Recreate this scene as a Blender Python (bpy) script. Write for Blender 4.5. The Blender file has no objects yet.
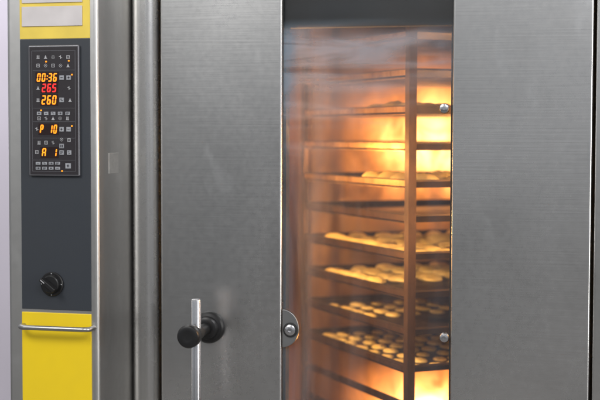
import bpy, bmesh, math, random
from mathutils import Vector, Matrix
random.seed(7)
sc = bpy.context.scene
sc.view_settings.view_transform='Standard'; sc.view_settings.look='None'
sc.view_settings.exposure=0
# ------------------------------------------------------------ camera
F=1300.0
yaw=math.radians(14); tilt=math.atan(65/F); roll=math.radians(0.15)
fwd=Vector((-math.sin(yaw)*math.cos(tilt), math.cos(yaw)*math.cos(tilt), -math.sin(tilt)))
C=Vector((0,0,1.3))-fwd*3.25
cam_d=bpy.data.cameras.new('camera'); cam=bpy.data.objects.new('camera',cam_d)
sc.collection.objects.link(cam); sc.camera=cam
cam.location=C
q=fwd.to_track_quat('-Z','Y')
cam.rotation_mode='QUATERNION'
from mathutils import Quaternion
cam.rotation_quaternion=q@Quaternion((0,0,1),roll)
cam_d.sensor_width=36; cam_d.lens=36*F/600; cam_d.clip_end=100; cam_d.clip_start=0.05
cam_d.dof.use_dof=True; cam_d.dof.focus_distance=3.12; cam_d.dof.aperture_fstop=2.2
M=cam.rotation_quaternion.to_matrix()
def ray(px,py): return M@Vector(((px-300)/F,(200-py)/F,-1))
def P(px,py,y=0.0):
    d=ray(px,py); t=(y-C.y)/d.y; return C+d*t
def PX(px,py,x):
    d=ray(px,py); t=(x-C.x)/d.x; return C+d*t
def proj(v):
    l=M.transposed()@(v-C); return 300+F*l.x/-l.z, 200-F*l.y/-l.z
# ------------------------------------------------------------ materials
def newmat(n):
    m=bpy.data.materials.new(n); m.use_nodes=True
    nt=m.node_tree; return m,nt,nt.nodes['Principled BSDF']
def N(nt,t,**k):
    n=nt.nodes.new(t)
    for a,b in k.items():
        if a in n.inputs: n.inputs[a].default_value=b
        else: setattr(n,a,b)
    return n
def rng(nt,src,a,b,lo=0.3,hi=0.7,smooth=False):
    n=N(nt,'ShaderNodeMapRange'); n.inputs[1].default_value=lo; n.inputs[2].default_value=hi
    if smooth: n.interpolation_type='SMOOTHSTEP'
    n.inputs[3].default_value=a; n.inputs[4].default_value=b
    nt.links.new(src,n.inputs[0]); return n.outputs[0]
def posn(nt,scale):
    g=N(nt,'ShaderNodeNewGeometry'); mp=N(nt,'ShaderNodeMapping'); mp.inputs['Scale'].default_value=scale
    nt.links.new(g.outputs['Position'],mp.inputs[0]); return mp.outputs[0]
def noise(nt,scale,s=1.0,det=4,rough=.5,dist=0):
    n=N(nt,'ShaderNodeTexNoise'); n.inputs['Scale'].default_value=s; n.inputs['Detail'].default_value=det
    n.inputs['Roughness'].default_value=rough; n.inputs['Distortion'].default_value=dist
    nt.links.new(posn(nt,scale),n.inputs['Vector']); return n.outputs[0]
def mixc(nt,f,a,b,bt='MIX'):
    n=N(nt,'ShaderNodeMix'); n.data_type='RGBA'; n.blend_type=bt
    for s,v in ((0,f),(6,a),(7,b)):
        if hasattr(v,'links') or hasattr(v,'is_output'): nt.links.new(v,n.inputs[s])
        else: n.inputs[s].default_value=v if s==0 else (*v,1)
    return n.outputs[2]
def math2(nt,op,a,b):
    n=N(nt,'ShaderNodeMath'); n.operation=op
    for i,v in enumerate((a,b)):
        if isinstance(v,(int,float)): n.inputs[i].default_value=v
        else: nt.links.new(v,n.inputs[i])
    return n.outputs[0]
def steel(name,c0,c1,r0=.33,r1=.5,brush=(5,5,200),bump=.02,metal=1.0,brs=.03,wav=10.0):
    m,nt,b=newmat(name)
    cloud=noise(nt,(2.2,2.2,1.3),1,2,.5,.5)
    fine=noise(nt,(60,60,60),1,2,.6)
    br=noise(nt,brush,1,1,.5)
    col=mixc(nt,rng(nt,cloud,0,1,.3,.7,True),c0,c1)
    col=mixc(nt,rng(nt,br,0,brs),col,(.2,.2,.2))
    col=mixc(nt,rng(nt,fine,0,.05),col,(.25,.25,.25))
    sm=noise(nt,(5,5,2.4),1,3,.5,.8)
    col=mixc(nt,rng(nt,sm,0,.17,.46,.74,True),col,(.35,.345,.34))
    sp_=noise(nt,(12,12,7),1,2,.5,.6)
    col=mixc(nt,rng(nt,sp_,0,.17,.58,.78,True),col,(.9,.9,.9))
    nt.links.new(col,b.inputs['Base Color'])
    b.inputs['Metallic'].default_value=metal
    rr=math2(nt,'ADD',rng(nt,cloud,r0,r1),rng(nt,fine,-.02,.02))
    nt.links.new(rr,b.inputs['Roughness'])
    bp=N(nt,'ShaderNodeBump'); bp.inputs['Strength'].default_value=bump; bp.inputs['Distance'].default_value=.002
    wv=noise(nt,(3.0,3.0,1.5),1,1,.4)
    h=math2(nt,'ADD',math2(nt,'MULTIPLY',br,.22),math2(nt,'MULTIPLY',wv,wav))
    nt.links.new(h,bp.inputs['Height']); nt.links.new(bp.outputs[0],b.inputs['Normal'])
    return m
def plain(name,c,rough=.5,metal=0,var=.15,sc_=30,coat=0):
    m,nt,b=newmat(name)
    n=noise(nt,(sc_,)*3,1,2,.6)
    d=tuple(x*(1-var) for x in c)
    nt.links.new(mixc(nt,rng(nt,n,0,1),c,d),b.inputs['Base Color'])
    nt.links.new(rng(nt,n,rough*.85,min(1,rough*1.15)),b.inputs['Roughness'])
    b.inputs['Metallic'].default_value=metal; b.inputs['Coat Weight'].default_value=coat
    return m
def emis(name,c,s):
    m,nt,b=newmat(name); b.inputs['Base Color'].default_value=(*c,1)
    b.inputs['Emission Color'].default_value=(*c,1); b.inputs['Emission Strength'].default_value=s; return m
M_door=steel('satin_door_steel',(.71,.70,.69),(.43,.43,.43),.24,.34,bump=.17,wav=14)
M_frame=steel('satin_frame_steel',(.74,.73,.71),(.62,.61,.60),.20,.30,brush=(90,90,3),bump=.03)
M_cab=steel('cabinet_steel',(.72,.71,.69),(.52,.515,.505),.30,.40,brush=(90,90,3),bump=.05)
M_chrome=plain('polished_chrome',(.62,.62,.64),.24,1,.1)
M_chrome2=plain('worn_chrome',(.46,.46,.46),.33,1,.2)
M_slate=plain('slate_grey_panel',(.034,.040,.050),.5,0,.12,9)
M_yellow=plain('yellow_paint',(.93,.66,.012),.45,0,.07,9)
M_yellow2=plain('pale_yellow_paint',(.88,.66,.10),.45,0,.16,14)  # paler yellow for the upper panel
M_black=plain('black_plastic',(.012,.012,.013),.35,0,.3)
M_black2=plain('black_rubber',(.02,.02,.02),.6,0,.3)
M_unit=plain('control_face',(.03,.026,.03),.3,0,.15,20)
M_key=plain('key_grey',(.36,.37,.40),.5,0,.15,80)
M_keyd=plain('key_symbol_dark',(.03,.03,.04),.5)
M_white=plain('print_white',(.46,.46,.48),.5,0,.1,80)
M_rim=plain('unit_bezel',(.22,.22,.24),.35,.6,.1)
M_lab=plain('label_silver',(.68,.64,.64),.5,0,.14,16)
M_plate=plain('rating_plate_metal',(.55,.54,.52),.5,.8,.2,60)
M_navy=plain('dark_header_enamel',(.006,.009,.016),.6,0,.2,5)
M_gasket=plain('door_gasket',(.015,.014,.013),.7)
M_amber=emis('amber_led',(1,.27,.008),1.25)
M_red=emis('red_led',(1,.02,.02),1.2)
M_off=plain('led_window',(.02,.008,.008),.2)
def roughm(name,a,b_,r,metal,sc_=(5,5,3)):
    m,nt,b=newmat(name)
    n=noise(nt,sc_,1,3,.65,.5); nt.links.new(mixc(nt,rng(nt,n,0,1),a,b_),b.inputs['Base Color'])
    nt.links.new(rng(nt,n,r,r+.15),b.inputs['Roughness']); b.inputs['Metallic'].default_value=metal; return m
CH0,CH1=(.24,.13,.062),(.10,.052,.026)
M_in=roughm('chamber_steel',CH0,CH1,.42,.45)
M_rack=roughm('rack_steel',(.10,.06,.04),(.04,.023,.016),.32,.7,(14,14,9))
M_run_glint=roughm('glint_runner_steel',(.85,.60,.34),(.25,.15,.08),.26,.85,(9,9,3))  # lighter than the rack steel, glint painted into the upper runners
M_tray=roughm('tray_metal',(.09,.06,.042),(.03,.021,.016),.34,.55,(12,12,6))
def glowmat():  # chamber wall material with a radial glow painted into its emission
    m,nt,b=newmat('painted_wall_glow')
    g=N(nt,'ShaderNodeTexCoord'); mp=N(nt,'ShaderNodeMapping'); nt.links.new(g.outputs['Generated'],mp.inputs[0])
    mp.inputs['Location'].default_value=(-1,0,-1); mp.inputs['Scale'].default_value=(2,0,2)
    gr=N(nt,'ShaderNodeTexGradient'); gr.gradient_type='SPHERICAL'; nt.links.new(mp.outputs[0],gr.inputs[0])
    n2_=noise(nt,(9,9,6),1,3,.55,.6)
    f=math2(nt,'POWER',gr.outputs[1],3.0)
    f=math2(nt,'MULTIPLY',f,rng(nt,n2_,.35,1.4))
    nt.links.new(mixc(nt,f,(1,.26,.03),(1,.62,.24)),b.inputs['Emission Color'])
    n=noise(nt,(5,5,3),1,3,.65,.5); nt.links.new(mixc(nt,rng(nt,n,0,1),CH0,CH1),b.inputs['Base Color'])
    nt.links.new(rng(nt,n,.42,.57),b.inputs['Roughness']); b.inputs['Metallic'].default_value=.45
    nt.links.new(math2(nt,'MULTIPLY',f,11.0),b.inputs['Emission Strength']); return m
M_glow=glowmat()
M_wall=plain('painted_wall',(.72,.68,.76),.8,0,.05,3)
M_floor=plain('floor_tile',(.22,.21,.2),.5,0,.25,6)
def bread(name,a,b_):
    m,nt,b=newmat(name)
    tc=N(nt,'ShaderNodeTexCoord'); sp=N(nt,'ShaderNodeSeparateXYZ'); nt.links.new(tc.outputs['Normal'],sp.inputs[0])
    n=noise(nt,(45,45,45),1,3,.6)
    f=math2(nt,'ADD',rng(nt,sp.outputs[2],0,.75,.2,1),rng(nt,n,-.35,.35))
    c=mixc(nt,f,a,b_); nt.links.new(c,b.inputs['Base Color']); b.inputs['Roughness'].default_value=.42
    bp=N(nt,'ShaderNodeBump'); bp.inputs['Strength'].default_value=.4; bp.inputs['Distance'].default_value=.004
    nt.links.new(n,bp.inputs['Height']); nt.links.new(bp.outputs[0],b.inputs['Normal'])
    return m
M_bread=bread('golden_crust',(.94,.84,.48),(.92,.74,.32))
ZG=P(300,27,0).z
# glass: smudge film, with room reflections painted in as bluish upper haze
def glassmat():
    m=bpy.data.materials.new('painted_haze_glass'); m.use_nodes=True; nt=m.node_tree; nt.nodes.clear()
    out=N(nt,'ShaderNodeOutputMaterial'); tr=N(nt,'ShaderNodeBsdfTransparent'); tr.inputs[0].default_value=(.96,.94,.91,1)
    gl=N(nt,'ShaderNodeBsdfGlossy'); gl.inputs['Roughness'].default_value=.10
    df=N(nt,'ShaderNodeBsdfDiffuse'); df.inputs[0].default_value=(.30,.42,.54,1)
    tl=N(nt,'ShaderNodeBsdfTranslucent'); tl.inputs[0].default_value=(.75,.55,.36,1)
    fr=N(nt,'ShaderNodeFresnel'); fr.inputs[0].default_value=1.5
    m1=N(nt,'ShaderNodeMixShader'); nt.links.new(math2(nt,'MULTIPLY',fr.outputs[0],.6),m1.inputs[0])
    nt.links.new(tr.outputs[0],m1.inputs[1]); nt.links.new(gl.outputs[0],m1.inputs[2])
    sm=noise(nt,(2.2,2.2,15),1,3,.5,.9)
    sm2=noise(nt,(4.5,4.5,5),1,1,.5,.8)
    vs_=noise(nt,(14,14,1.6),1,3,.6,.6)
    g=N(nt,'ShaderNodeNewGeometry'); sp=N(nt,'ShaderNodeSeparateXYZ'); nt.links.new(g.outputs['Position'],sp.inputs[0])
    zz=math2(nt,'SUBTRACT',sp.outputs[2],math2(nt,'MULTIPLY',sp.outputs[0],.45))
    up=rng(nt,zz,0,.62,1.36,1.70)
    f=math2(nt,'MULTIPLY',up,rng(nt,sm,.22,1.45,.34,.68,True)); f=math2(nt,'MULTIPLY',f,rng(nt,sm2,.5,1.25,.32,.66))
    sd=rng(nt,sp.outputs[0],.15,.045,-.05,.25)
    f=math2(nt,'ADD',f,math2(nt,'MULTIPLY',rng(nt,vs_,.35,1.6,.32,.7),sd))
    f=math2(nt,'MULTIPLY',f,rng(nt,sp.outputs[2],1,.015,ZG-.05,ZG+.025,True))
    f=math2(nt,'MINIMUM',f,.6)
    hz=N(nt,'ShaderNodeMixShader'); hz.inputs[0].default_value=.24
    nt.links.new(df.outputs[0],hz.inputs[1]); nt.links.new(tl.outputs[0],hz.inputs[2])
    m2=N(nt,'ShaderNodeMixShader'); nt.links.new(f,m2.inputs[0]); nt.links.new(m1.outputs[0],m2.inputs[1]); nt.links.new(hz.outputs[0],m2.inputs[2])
    nt.links.new(m2.outputs[0],out.inputs[0]); return m
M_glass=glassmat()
# ------------------------------------------------------------ builders
WL={}
def link(o,parent,w):
    sc.collection.objects.link(o); WL[o.name]=Vector(w)
    if parent: o.parent=parent; o.location=Vector(w)-WL[parent.name]
    else: o.location=w
def mesh(name,verts,faces,mat,parent=None,smooth=False,bevel=0,seg=2,mats=None,fm=None,origin=None):
    vs=[Vector(v) for v in verts]
    if origin is None:
        lo=Vector([min(v[i] for v in vs) for i in range(3)]); hi=Vector([max(v[i] for v in vs) for i in range(3)]); c=(lo+hi)/2
    else: c=Vector(origin)
    me=bpy.data.meshes.new(name); me.from_pydata([v-c for v in vs],[],faces)
    bm=bmesh.new(); bm.from_mesh(me); bmesh.ops.recalc_face_normals(bm,faces=bm.faces[:]) 
    for f in bm.faces: f.smooth=smooth
    bm.to_mesh(me); bm.free()
    for mm in (mats or [mat]): me.materials.append(mm)
    if fm:
        for p,i in zip(me.polygons,fm): p.material_index=i
    o=bpy.data.objects.new(name,me)
    link(o,parent,c)
    if bevel:
        b=o.modifiers.new('b','BEVEL'); b.width=bevel; b.segments=seg; b.limit_method='ANGLE'
        if hasattr(b,'harden_normals'): 
            for p in me.polygons: p.use_smooth=True
            b.harden_normals=True
    return o
def bx(x0,x1,y0,y1,z0,z1):
    v=[(x,y,z) for x in (x0,x1) for y in (y0,y1) for z in (z0,z1)]
    f=[(0,1,3,2),(4,6,7,5),(0,4,5,1),(2,3,7,6),(0,2,6,4),(1,5,7,3)]
    return v,f
class G:
    def __init__(s): s.v=[]; s.f=[]; s.m=[]
    def add(s,vf,mi=0):
        o=len(s.v); s.v+=vf[0]; s.f+=[tuple(i+o for i in f) for f in vf[1]]; s.m+=[mi]*len(vf[1]); return s
    def box(s,*a,mi=0): return s.add(bx(*a),mi)
    def make(s,name,mats,parent=None,**k):
        if not isinstance(mats,list): mats=[mats]
        return mesh(name,s.v,s.f,None,parent,mats=mats,fm=s.m,**k)
def box(name,a,mat,parent=None,bevel=0,seg=2): return G().box(*a).make(name,mat,parent,bevel=bevel,seg=seg)
def lathe(c,axis,prof,n=32,up=None):
    ax=Vector(axis).normalized(); u=ax.orthogonal().normalized(); w=ax.cross(u); c=Vector(c)
    v=[];f=[]
    for d,r in prof:
        for i in range(n):
            a=2*math.pi*i/n; v.append(tuple(c+ax*d+(u*math.cos(a)+w*math.sin(a))*r))
    for k in range(len(prof)-1):
        for i in range(n): j=(i+1)%n; f.append((k*n+i,k*n+j,(k+1)*n+j,(k+1)*n+i))
    f.append(tuple(range(n))); f.append(tuple((len(prof)-1)*n+i for i in range(n)))
    return v,f
def tube(pts,r,n=14):
    pts=[Vector(p) for p in pts]; v=[];f=[]
    prev=None
    for k,p in enumerate(pts):
        t=((pts[min(k+1,len(pts)-1)]-pts[max(k-1,0)])).normalized()
        u=(prev-t*prev.dot(t)).normalized() if prev else t.orthogonal().normalized()
        prev=u; w=t.cross(u)
        for i in range(n):
            a=2*math.pi*i/n; v.append(tuple(p+(u*math.cos(a)+w*math.sin(a))*r))
    for k in range(len(pts)-1):
        for i in range(n): j=(i+1)%n; f.append((k*n+i,k*n+j,(k+1)*n+j,(k+1)*n+i))
    f.append(tuple(range(n))); f.append(tuple((len(pts)-1)*n+i for i in range(n)))
    return v,f
def autosm(o,ang=35):
    for p in o.data.polygons: p.use_smooth=True
    me=o.data; bm=bmesh.new(); bm.from_mesh(me)
    for e in bm.edges:
        if len(e.link_faces)==2 and e.calc_face_angle(0)>math.radians(ang): e.smooth=False
    bm.to_mesh(me); bm.free(); return o
def empty(name,w,parent=None):
    o=bpy.data.objects.new(name,None); o.empty_display_size=.1; link(o,parent,w); return o
def X(px,y=0,py=200): return P(px,py,y).x
def Z(py,y=0,px=300): return P(px,py,y).z
def R(x0,y0,x1,y1,yp):
    cx,cy=(x0+x1)/2,(y0+y1)/2
    return P(x0,cy,yp).x,P(x1,cy,yp).x,P(cx,y1,yp).z,P(cx,y0,yp).z
# ------------------------------------------------------------ setting
fl=box('floor',(-4,4,-5,3,-.05,0),M_floor); fl['kind']='structure'
wl=box('wall',(-4,4,1.75,1.85,0,3.2),M_wall); wl['label']='pale lavender painted wall behind the oven'; wl['category']='wall'
# ------------------------------------------------------------ oven
oven=empty('rack_oven',(0.1,.6,0))
oven['label']='stainless steel bakery rack oven with lit glass door and control cabinet'; oven['category']='oven'
TOP=2.35
xa=X(128,.02); xd0=X(160.5); xd1=X(591.5)
YF=-.19
cabL=X(7.5,YF); cabR=X(98,YF)
cx0,cx1,cy0,cy1,cz0,cz1=-.27,.80,.14,1.25,.12,2.05
g=G()
T=.12
g.box(cx0-T,cx0,.14,cy1+T,.0,TOP-.1); g.box(cx1,cx1+T,.14,cy1+T,0,TOP-.1)
g.box(cx0,cx1,cy1,cy1+T,0,TOP-.1); g.box(cx0,cx1,.14,cy1,0,cz0); g.box(cx0,cx1,.14,cy1,cz1,TOP-.1)
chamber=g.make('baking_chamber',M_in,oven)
fx0=xa+.004; 
box('door_column',(fx0,X(158,.02),.015,.14,0,TOP),M_frame,oven,.034,10)
box('door_column',(X(594.3,.0),X(720,.0),.0,.14,0,TOP),M_frame,oven,.006,3)
box('top_frame',(X(158,.02),X(594,.02),.062,.14,2.18,TOP),M_frame,oven,.004)
for a,b in ((X(158,.02)-.004,xd0+.05),(xd1-.05,X(594.3,.0)+.01)):
    box('door_gasket',(a,b,.072,.1405,0.02,2.178),M_gasket,oven)
box('side_panel',(xa-.01,xa+.002,.142,1.37,0,TOP),M_frame,oven)
# ------------------------------------------------------------ control cabinet
cab=box('control_cabinet',(cabL,cabR,YF,.25,0,TOP),M_cab,oven,.011,5)
box('side_panel',(cabR+.0005,fx0+.006,.045,.24,0,TOP),M_gasket,oven)
yp=YF-.0025
def sheet(name,x0,y0,x1,y1,mat,parent,y=yp,th=.0045,bevel=.001):
    a=R(x0,y0,x1,y1,y); return box(name,(a[0],a[1],y,y+th,a[2],a[3]),mat,parent,bevel)
xl,xr=X(21,yp),X(90.5,yp)
z38,z311,z313=Z(39,yp,55),Z(310,yp,55),Z(313,yp,55)
box('yellow_panel',(xl,xr,yp,yp+.0045,z38+.001,Z(-30,yp,55)),M_yellow2,cab,.001)
box('grey_panel',(xl,xr,yp+.0006,yp+.0045,z311,z38),M_slate,cab,.001)
box('yellow_panel',(xl,xr,yp-.001,yp+.0045,.25,z313),M_yellow,cab,.0015)
yl=yp-.003
lab=sheet('label_plate',21.5,6,82,26,M_lab,cab,yl,.0025)
sheet('label_plate',21.5,-14,82,2.5,M_lab,cab,yl,.0025)
s0=PX(108.5,153,cabR); s1=PX(118,173,cabR)
box('rating_plate',(cabR-.001,cabR+.0015,s0.y,s1.y,s1.z,s0.z),M_plate,cab,.0008)
yh=yp-.035
A=P(18,328,yh); B=P(88,328.5,yh); zt=(A.z+B.z)/2-.001
def arc(cx,cy,r,a0,a1,n=7): return [(cx+r*math.cos(a0+(a1-a0)*i/n),cy+r*math.sin(a0+(a1-a0)*i/n)) for i in range(n+1)]
rr=.018
pts=[(A.x,yp+.003,zt)]+[(x,y,zt) for x,y in arc(A.x+rr,yh+rr,rr,math.pi,1.5*math.pi)]
pts+=[(x,y,zt) for x,y in arc(B.x-rr,yh+rr,rr,1.5*math.pi,2*math.pi)]+[(B.x,yp+.003,zt)]
v,f=tube(pts,.0062)
o=mesh('pull_handle',v,f,M_chrome2,cab); autosm(o,50)
# rotary switch
sw=P(52.5,284,yp)
base=G().add(lathe(sw,(0,-1,0),[(0,.030),(.004,.030),(.006,.028),(.006,.024),(.014,.0225),(.016,.020)],36))
bo=base.make('rotary_switch',M_black,oven); autosm(bo)
kn=G()
a=math.radians(52)
def rot(x,z): return (sw.x+x*math.cos(a)-z*math.sin(a), sw.z+x*math.sin(a)+z*math.cos(a))
v,f=bx(-.0065,.0065,sw.y-.034,sw.y-.016,-.0235,.0235)
v=[(rot(x*(1 if y>sw.y-.03 else .8),z)[0],y,rot(x*(1 if y>sw.y-.03 else .8),z)[1]) for x,y,z in v]
kn.add((v,f)); kn.make('switch_grip',M_black,bo,bevel=.0025)
v,f=bx(-.001,.001,sw.y-.0348,sw.y-.033,.008,.021); v=[(rot(x,z)[0],y,rot(x,z)[1]) for x,y,z in v]
mesh('switch_pointer',v,f,M_white,bo)
for k in (0,math.pi/2,math.pi,-math.pi/2):
    xx,zz=sw.x+.0265*math.sin(k),sw.z+.0265*math.cos(k)
    box('switch_mark',(xx-.0012,xx+.0012,sw.y-.0066,sw.y-.0055,zz-.0012,zz+.0012),M_white,bo)
# ------------------------------------------------------------ control panel unit
yu=yp-.009
a=R(28.5,45,79,176,yu)
unit=box('control_panel',(a[0],a[1],yu,yp+.001,a[2],a[3]),M_rim,oven,.003,3)
yk=yu-.0012
a=R(29.8,46.5,77.8,174.5,yk)
box('panel_face',(a[0],a[1],yk,yu+.001,a[2],a[3]),M_unit,unit,.0006)
def rectbars(g,x0,y0,x1,y1,t,y,mi=0):
    for q in ((x0,y0,x1,y0+t),(x0,y1-t,x1,y1),(x0,y0+t,x0+t,y1-t),(x1-t,y0+t,x1,y1-t)):
        r=R(*q,y); g.box(r[0],r[1],y,y+.0009,r[2],r[3],mi=mi)
g=G(); rectbars(g,32,50.5,75.5,171.5,.3,yk-.0005); 
for yy in (70,108,121.5,138,160):
    r=R(33,yy,75,yy+.25,yk-.0005); g.box(r[0],r[1],yk-.0005,yk+.0003,r[2],r[3])
g.make('printed_outline',M_rim,unit)
SEG={'0':'abcdef','1':'bc','2':'abged','3':'abgcd','6':'afgedc','5':'afgcd','P':'abefg','A':'abcefg',' ':''}
def seg7(txt,x0,y0,x1,y1,mat):
    y=yk-.0018
    r=R(x0-1,y0-1.2,x1+1,y1+1.2,yk-.0006); box('display_window',(r[0],r[1],yk-.0006,yk+.0005,r[2],r[3]),M_off,unit)
    r=R(x0,y0,x1,y1,y); W=r[1]-r[0]; H=r[3]-r[2]
    tot=sum(.35 if c==':' else 1 for c in txt); cw=W/tot
    x=r[0]; t=H*.14
    for c in txt:
        g=G()
        if c==':':
            for zz in (.32,.68):
                xc=x+cw*.12+ H*zz*.12; g.box(xc-t*.5,xc+t*.5,y,y+.0008,r[2]+H*zz-t*.5,r[2]+H*zz+t*.5)
            g.make('display_colon',mat,unit)
            x+=cw*.35; continue
        w=cw*.74; h=H; gp=t*.08
        def quad(ps):
            n=len(ps); v=[(x+px_+pz*.12,y,r[2]+pz) for px_,pz in ps]+[(x+px_+pz*.12,y+.0008,r[2]+pz) for px_,pz in ps]
            f=[tuple(range(n)),tuple(range(n,2*n))]+[(i,(i+1)%n,n+(i+1)%n,n+i) for i in range(n)]
            g.add((v,f))
        def hs(z): quad([(gp+t*.1,z),(t*.6,z+t/2),(w-t*.6,z+t/2),(w-gp-t*.1,z),(w-t*.6,z-t/2),(t*.6,z-t/2)])
        def vs(xc,za,zb): quad([(xc,za+gp),(xc+t/2,za+t*.5),(xc+t/2,zb-t*.5),(xc,zb-gp),(xc-t/2,zb-t*.5),(xc-t/2,za+t*.5)])
        for s in SEG[c]:
            if s=='a': hs(h-t/2)
            if s=='g': hs(h/2)
            if s=='d': hs(t/2)
            if s=='f': vs(t/2,h/2,h-t/2)
            if s=='b': vs(w-t/2,h/2,h-t/2)
            if s=='e': vs(t/2,t/2,h/2)
            if s=='c': vs(w-t/2,t/2,h/2)
        if g.v: g.make('display_digit',mat,unit)
        x+=cw
seg7('00:36',36.5,73.2,57.5,81.6,M_amber)
seg7('265',41.5,83.6,57.0,92.0,M_red)
seg7('260',41.2,95.2,57.0,104.4,M_amber)
seg7('P 10',39.5,124.6,57.5,133.6,M_amber)
seg7('A 1',41.5,148.2,57.5,156.8,M_amber)
def key(px,py,w=5,h=4.6,sym=0):
    y=yk-.0022
    r=R(px-w/2,py-h/2,px+w/2,py+h/2,y)
    g=G(); g.box(r[0],r[1],y,yk+.0004,r[2],r[3])
    W,H=r[1]-r[0],r[3]-r[2]; cx,cz=(r[0]+r[1])/2,(r[2]+r[3])/2
    def s(x0,x1,z0,z1): g.box(cx+x0*W,cx+x1*W,y-.0005,y+.0002,cz+z0*H,cz+z1*H,mi=1)
    if sym==0: s(-.25,.25,-.07,.07); s(-.07,.07,-.28,.28)
    elif sym==1: s(-.25,.25,-.07,.07)
    elif sym==2: s(-.3,.1,.1,.25); s(-.1,.3,-.25,-.1)
    elif sym==3: s(-.28,-.14,-.3,.3); s(.05,.3,-.3,.3)
    elif sym==4: s(-.3,.3,.15,.28); s(-.3,.3,-.1,.02); s(-.3,.05,-.32,-.2)
    g.make('button',[M_key,M_keyd],unit)
def icon(px,py,kind,mat=None):
    y=yk-.0008; g=G(); r=R(px-1.95,py-2.1,px+1.95,py+2.1,y); W,H=r[1]-r[0],r[3]-r[2]; cx,cz=(r[0]+r[1])/2,(r[2]+r[3])/2
    def s(x0,x1,z0,z1): g.box(cx+x0*W,cx+x1*W,y,y+.0006,cz+z0*H,cz+z1*H)
    if kind==0:
        for a in range(8):
            ca,sa=math.cos(a*math.pi/4),math.sin(a*math.pi/4); g.box(cx+ca*W*.36-W*.07,cx+ca*W*.36+W*.07,y,y+.0006,cz+sa*H*.36-H*.07,cz+sa*H*.36+H*.07)
        s(-.1,.1,-.1,.1)
    elif kind==1: s(-.4,.4,-.42,-.3); s(-.3,-.18,-.3,.4); s(-.05,.07,-.3,.4); s(.2,.32,-.3,.4)
    elif kind==2: s(-.4,.4,.3,.42); s(-.4,.4,-.42,-.3); s(-.4,-.28,-.3,.3); s(.28,.4,-.3,.3); s(-.1,.1,-.1,.1)
    elif kind==3: s(-.08,.08,-.42,.42); s(-.4,-.08,.1,.22); s(.08,.4,-.2,-.08)
    elif kind==4: s(-.4,.4,-.4,-.25); s(-.22,.22,-.25,.1); s(-.08,.08,.1,.4)
    g.make('printed_symbol',mat or M_white,unit)
for i,x in enumerate((38,45.5,53,60.5,68)): icon(x,57,[1,4,0,3,2][i])
for i,x in enumerate((38,45.5,53,60.5,68)): icon(x,65.5,[2,0,2,0,4][i])
for x,y,s in ((61.5,77.5,1),(68.5,77.5,0),(61.5,99.8,2),(61.5,129.2,0),(68.5,129.2,1),(61.5,152.5,4),(69,152.5,2),(61.5,146,3)): key(x,y,4.2,4.4,s)
icon(69,88,3); icon(38,88,4); icon(38,100,1); icon(70,100,4,)
for i,x in enumerate((39,46,53,60,67.5)): key(x,113.3,4.2,3.2,i%5); icon(x,118.3,(i+2)%5)
for i,x in enumerate((39,46,53)): icon(x,142.6,(i+1)%5)
icon(61.5,139.6,0); icon(36.8,129,3); icon(36.8,152,2); icon(69,140,2)
for i,x in enumerate((38,44.5,51,57.5)): key(x,163.3,4.6,2.7,(i+1)%5)
for i,x in enumerate((38,44.5,51,57.5)): key(x,168.2,4.6,2.7,(i+3)%5)
key(68,165.8,5.2,5.2,0)
for x,y in ((71.8,74.5),(71.8,126),(68.7,60.7),(46,61.5),(41,110.3),(62,171)): 
    r=R(x-.7,y-.7,x+.7,y+.7,yk-.001); box('indicator_light',(r[0],r[1],yk-.001,yk,r[2],r[3]),M_amber,unit)
# ------------------------------------------------------------ door
gx0,gx1=X(281.5),X(451.5)
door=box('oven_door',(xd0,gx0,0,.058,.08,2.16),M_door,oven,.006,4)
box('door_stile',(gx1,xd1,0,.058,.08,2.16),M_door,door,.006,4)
zg=Z(27)
box('door_header',(gx0+.0005,gx1-.0005,.021,.056,zg,2.155),M_navy,door,.004,3)
box('door_rail',(gx0+.0005,gx1-.0005,.004,.056,.085,.36),M_door,door,.002)
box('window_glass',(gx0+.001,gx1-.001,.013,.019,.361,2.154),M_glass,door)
for a,b in ((gx0+.0005,gx0+.006),(gx1-.006,gx1-.0005)):
    box('glazing_bead',(a,b,.021,.055,.362,zg-.001),M_gasket,door)
for py in (108.5,337.5):
    c=P(444.5,py,.012)
    o=G().add(lathe(c,(0,-1,0),[(0,.0125),(.004,.0125),(.0075,.0105),(.009,.006),(.009,.003),(.0075,.0028)],28)).make('glass_bolt',M_chrome,door); autosm(o,40)
c=P(283,328,.010); rad=P(299.5,328,.01).x-c.x
n=24; prof=[(c.x+ (rad*math.cos(-math.pi/2+math.pi*i/n)), c.z+rad*1.12*math.sin(-math.pi/2+math.pi*i/n)) for i in range(n+1)]
v=[(x,.002,z) for x,z in prof]+[(x,.0125,z) for x,z in prof]; k=len(prof)
f=[tuple(range(k)),tuple(range(k,2*k))]+[(i,(i+1)%k,k+(i+1)%k,k+i) for i in range(k)]
lp=mesh('latch_plate',v,f,M_chrome2,door,bevel=.0015)
c=P(290.5,330,.002)
o=G().add(lathe(c,(0,-1,0),[(0,.019),(.003,.019),(.0035,.0165),(.0035,.014)],32)).make('lock_ring',M_black2,lp); autosm(o)
o=G().add(lathe(c,(0,-1,0),[(.0,.0135),(.006,.0135),(.008,.010),(.008,.004),(.006,.0035)],32)).make('lock_bolt',M_chrome,lp); autosm(o)
hb=P(209.5,327,0)
def depth_for(px):
    lo,hi=0,.6
    for _ in range(40):
        m_=(lo+hi)/2
        if proj(Vector((hb.x,-m_,hb.z)))[0]>px: lo=m_
        else: hi=m_
    return lo
dk=depth_for(189.5); db=depth_for(196)
hub=G().add(lathe((hb.x,0,hb.z),(0,-1,0),[(0,.041),(.010,.041),(.016,.037),(.018,.030),(.034,.027),(.036,.022),(.036,.015),(dk,.0135)],44)).make('handle_hub',M_black,door); autosm(hub)
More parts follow.
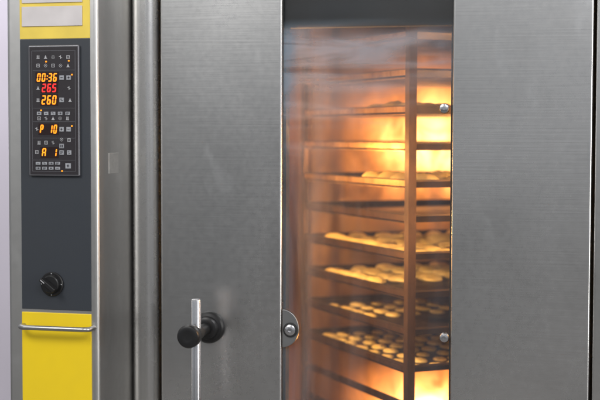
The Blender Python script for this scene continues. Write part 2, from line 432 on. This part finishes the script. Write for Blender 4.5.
o=G().add(lathe((hb.x,-dk+.012,hb.z),(0,-1,0),[(-.002,.020),(0,.026),(.004,.0285),(.022,.0285),(.027,.026),(.029,.021),(.0275,.012),(.0275,.004)],40)).make('handle_knob',M_black,hub); autosm(o)
zb=Z(302.5,-db)
o=G().add(lathe((hb.x,-db,zb),(0,0,-1),[(0,.009),(.002,.0120),(.006,.013),(zb-.55,.013),(zb-.548,.008)],28)).make('handle_bar',M_chrome,hub); autosm(o)
o=G().add(lathe((hb.x,-db-.017,hb.z),(0,1,0),[(0,.015),(.001,.018),(.033,.018),(.034,.015)],28)).make('handle_collar',M_black2,hub); autosm(o)
o=G().add(lathe((hb.x,0,.62),(0,-1,0),[(0,.03),(.01,.03),(.012,.014),(db,.012)],28)).make('handle_mount',M_black,door); autosm(o)
# ------------------------------------------------------------ rack placement helpers
def camxy(px,dep):
    r=ray(px,200); p=C+r*dep; return Vector((p.x,p.y))
def zn(py): 
    r=ray(408.5,py); t=3.43/ (-(M.transposed()@r).z); return (C+r*t).z
# ------------------------------------------------------------ painted back-wall glow and added chamber lights
def glow_disc(px,py,wx,h,name='wall_glow_disc'):  # flush disc carrying the painted glow on the back wall
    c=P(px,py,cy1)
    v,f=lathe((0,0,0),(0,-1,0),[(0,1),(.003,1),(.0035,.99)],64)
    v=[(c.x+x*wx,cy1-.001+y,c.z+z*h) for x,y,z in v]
    mesh(name,v,f,M_glow,oven,smooth=False)
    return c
L1=glow_disc(434,140,.46,.42); L2=glow_disc(426,402,.42,.24)
def plight(name,loc,e,col,r=.05,parent=None):  # added unseen point lights, brightening back wall, rolls and tray edges
    d=bpy.data.lights.new(name,'POINT'); d.energy=e; d.color=col; d.shadow_soft_size=r
    o=bpy.data.objects.new(name,d); link(o,oven,loc); return o
plight('chamber_fill_light',(L1.x+.14,cy1-.2,L1.z+.02),14,(1,.46,.11),.03)
plight('chamber_fill_light',(cx1-.06,.30,zn(160)),18,(1,.52,.15),.03)
plight('chamber_fill_light',(cx1-.06,.30,zn(232)),11,(1,.54,.17),.03)
plight('chamber_fill_light',(-.20,.48,zn(162)),7,(1,.50,.13),.02)
plight('chamber_fill_light',(-.20,.30,zn(88)),3.5,(1,.50,.13),.02)
plight('chamber_fill_light',(-.20,.24,zn(232)),13,(1,.58,.20),.02)
plight('chamber_fill_light',(-.20,.28,zn(270)),4,(1,.56,.18),.02)
plight('chamber_fill_light',(-.20,.30,zn(345)),1.0,(1,.52,.16),.03)
plight('chamber_fill_light',(L2.x+.05,cy1-.3,.62),4,(1,.46,.11),.03)
# ------------------------------------------------------------ rack
n2=camxy(408.5,3.43); l2=camxy(301,4.10)
u=(l2-n2); LL=u.length; u.normalize(); w=Vector((-u.y,u.x)); 
if w.x<0: w=-w
WW=.60
cen=n2+u*LL/2+w*WW/2
def rk(a,b,z): p=n2+u*a+w*b; return (p.x,p.y,z)
def rbox(a0,a1,b0,b1,z0,z1):
    v=[rk(a,b,z) for a in (a0,a1) for b in (b0,b1) for z in (z0,z1)]
    return v,[(0,1,3,2),(4,6,7,5),(0,4,5,1),(2,3,7,6),(0,2,6,4),(1,5,7,3)]
rack=empty('bakery_rack',(cen.x,cen.y,cz0))
rack['label']='tall steel rack holding baking trays inside the oven'; rack['category']='rack'
zb0=cz0+.1; zt0=1.98
ps=.023
for a,b in ((0,0),(LL-ps,0),(0,WW-ps),(LL-ps,WW-ps)):
    g=G(); 
    sa=1 if a<.1 else -1; sb=1 if b<.1 else -1
    a_=a if sa>0 else a+ps; b_=b if sb>0 else b+ps
    g.add(rbox(min(a_,a_+sa*ps),max(a_,a_+sa*ps),min(b_,b_+sb*.004),max(b_,b_+sb*.004),zb0,zt0))
    g.add(rbox(min(a_,a_+sa*.004),max(a_,a_+sa*.004),min(b_+sb*.004,b_+sb*ps),max(b_+sb*.004,b_+sb*ps),zb0,zt0))
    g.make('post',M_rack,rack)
for z in (zb0-.03,zt0):
    g=G()
    g.add(rbox(0,LL,0,.03,z,z+.03)).add(rbox(0,LL,WW-.03,WW,z,z+.03)).add(rbox(0,.03,.03,WW-.03,z,z+.03)).add(rbox(LL-.03,LL,.03,WW-.03,z,z+.03))
    g.make('rack_frame',M_rack,rack)
for a in (.06,LL-.06):
    for b in (.06,WW-.06):
        p=rk(a,b,cz0+.034); o=G().add(lathe((p[0]-.012,p[1],p[2]),(1,0,0),[(0,.034),(.024,.034)],20)).make('caster',M_black2,rack)
lv=[]
npx=[-8,30,68,105,142,180,215,253,292,330,368]
for py in npx: lv.append(zn(py))
for z in lv+[zn(405),zn(440)]:
    for b in (0,1):
        g=G()
        if b==0: g.add(rbox(ps+.001,LL-ps-.001,.0045,.009,z-.018,z-.003)).add(rbox(ps+.001,LL-ps-.001,.009,.03,z-.025,z-.023))
        else: g.add(rbox(ps+.001,LL-ps-.001,WW-.009,WW-.0045,z-.018,z-.003)).add(rbox(ps+.001,LL-ps-.001,WW-.03,WW-.009,z-.025,z-.023))
        g.make('runner',M_run_glint if z in lv[1:6] else M_rack,rack)
def traymesh():
    a0,a1,b0,b1=.008,LL-.008,.011,WW-.011
    def ring(i,z): return [rk(a0+i,b0+i,z),rk(a1-i,b0+i,z),rk(a1-i,b1-i,z),rk(a0+i,b1-i,z)]
    rs=[ring(0,-.005),ring(0,0),ring(.006,0),ring(.016,-.020),ring(.016,-.0222),ring(.004,-.005)]
    v=[p for r in rs for p in r]; f=[]
    for k in range(len(rs)-1):
        if k==3: continue
        for i in range(4): j=(i+1)%4; f.append((k*4+i,k*4+j,k*4+4+j,k*4+4+i))
    f.append((12,13,14,15)); f.append((16,17,18,19)); 
    for i in range(4): j=(i+1)%4; f.append((20+i,20+j,j,i))
    return v,f
tv,tf=traymesh()
tray0=None
for z in lv:
    if tray0 is None:
        tray0=mesh('baking_tray',tv,tf,M_tray,None,origin=(cen.x,cen.y,0)); t=tray0
    else:
        t=tray0.copy(); sc.collection.objects.link(t)
    t.location=(cen.x,cen.y,z); t['label']='dark metal baking tray of rolls in the oven rack'; t['category']='baking tray'; t['group']='trays stacked in the oven rack'
def bunmesh(seed,lx,ly,lz):
    bm=bmesh.new(); bmesh.ops.create_uvsphere(bm,u_segments=20,v_segments=12,radius=1)
    from mathutils import noise as mn
    for v in bm.verts:
        p=v.co.copy(); k=1+.18*mn.noise(p*1.4+Vector((seed*7.3,0,0)))
        z=p.z*k; z = z if z>0 else z*.25
        groove=0
        if p.z>.3: groove=.08*math.exp(-(abs(p.y+.15*math.sin(p.x*3))/.16)**2)
        v.co=Vector((p.x*k*lx,p.y*k*ly,(z-groove+.25)*lz))
    for f in bm.faces: f.smooth=True
    me=bpy.data.meshes.new('bread_roll'); bm.to_mesh(me); bm.free(); me.materials.append(M_bread); return me
small=[bunmesh(i,.046,.034,.0165) for i in range(4)]
big=[bunmesh(i+10,.052,.040,.026) for i in range(3)]
flat=[bunmesh(i+20,.028,.021,.009) for i in range(3)]
uang=math.atan2(u.y,u.x)
def bun(me,a,b,z,rz,lab):
    o=bpy.data.objects.new('bread_roll',me); sc.collection.objects.link(o)
    x,y,_=rk(a,b,0); o.location=(x,y,z-.0198); o.rotation_euler=(0,0,rz)
    s=random.uniform(.9,1.1); o.scale=(s,s,s*random.uniform(.88,1.15))
    o['label']=lab; o['category']='bread roll'; o['group']='bread rolls baking on the trays'
def fill(z,meshes,na,nb,amin,amax,bmin,bmax,lab):
    for i in range(na):
        for j in range(nb):
            a=amin+(amax-amin)*(i+.5)/na+random.uniform(-.006,.006); b=bmin+(bmax-bmin)*(j+.5)/nb+random.uniform(-.006,.006)
            bun(random.choice(meshes),a,b,z,uang+random.uniform(-.3,.3),lab)
L_=LL
for i,z in enumerate(lv):
    if i<2: continue
    if i in (3,5): fill(z,big,4,5,.03,L_*.55,.03,.57,'golden roll on a dark baking tray')
    elif i==7: fill(z,small,7,6,.03,L_-.03,.03,.57,'plump golden roll on a dark baking tray')
    elif i==8: fill(z,small,4,5,L_*.42,L_-.03,.03,.5,'small pale golden roll on a dark baking tray')
    elif i==9: fill(z,flat,4,5,L_*.45,L_-.08,.03,.4,'flat golden roll on a dark baking tray')
    elif i>=10: fill(z,flat,8,9,.03,L_-.03,.03,.57,'flat pale roll on a dark baking tray')
# ------------------------------------------------------------ room light
w_=bpy.data.worlds.new('World'); sc.world=w_; w_.use_nodes=True; nt=w_.node_tree; bg=nt.nodes['Background']
tc=N(nt,'ShaderNodeTexCoord'); sp=N(nt,'ShaderNodeSeparateXYZ'); nt.links.new(tc.outputs['Generated'],sp.inputs[0])
cr=N(nt,'ShaderNodeValToRGB'); e=cr.color_ramp.elements
e[0].position=0; e[0].color=(.11,.11,.11,1); e[1].position=1; e[1].color=(.68,.675,.66,1)
for p,c in ((.42,(.17,.17,.17,1)),(.50,(.37,.375,.385,1)),(.53,(.60,.645,.70,1)),(.6,(.60,.60,.60,1))):
    k=e.new(p); k.color=c
nt.links.new(math2(nt,'ADD',math2(nt,'MULTIPLY',sp.outputs[2],.5),.5),cr.inputs[0])
wn=N(nt,'ShaderNodeTexNoise'); wn.inputs['Scale'].default_value=4.4; wn.inputs['Detail'].default_value=1
nt.links.new(tc.outputs['Generated'],wn.inputs['Vector'])
v_=rng(nt,wn.outputs[0],.3,1.95,.36,.64,True)
nt.links.new(cr.outputs[0],bg.inputs[0]); nt.links.new(math2(nt,'MULTIPLY',v_,.72),bg.inputs[1])
def area(name,loc,target,size,e_,col):
    d=bpy.data.lights.new(name,'AREA'); d.shape='RECTANGLE'; d.size=size[0]; d.size_y=size[1]; d.energy=e_; d.color=col
    o=bpy.data.objects.new(name,d); sc.collection.objects.link(o); o.location=loc
    o.rotation_euler=(Vector(target)-Vector(loc)).to_track_quat('-Z','Y').to_euler()
area('ceiling_light',(-1.6,-3.0,3.4),(0,0,1.3),(1.6,1.2),55,(1,.99,.97))
area('ceiling_light',(1.6,-3.2,3.3),(.2,0,1.2),(1.6,1.0),45,(.98,.98,1))
area('added_area_light',(-1.9,.6,2.6),(-1.2,1.75,1.3),(.6,.6),14,(.95,.92,1))  # added to brighten the wall behind the oven
area('added_area_light',(3.0,-1.2,1.7),(-.6,0,1.3),(.6,2.2),40,(1,.985,.96))  # added tall panel out of view, puts a highlight on the column
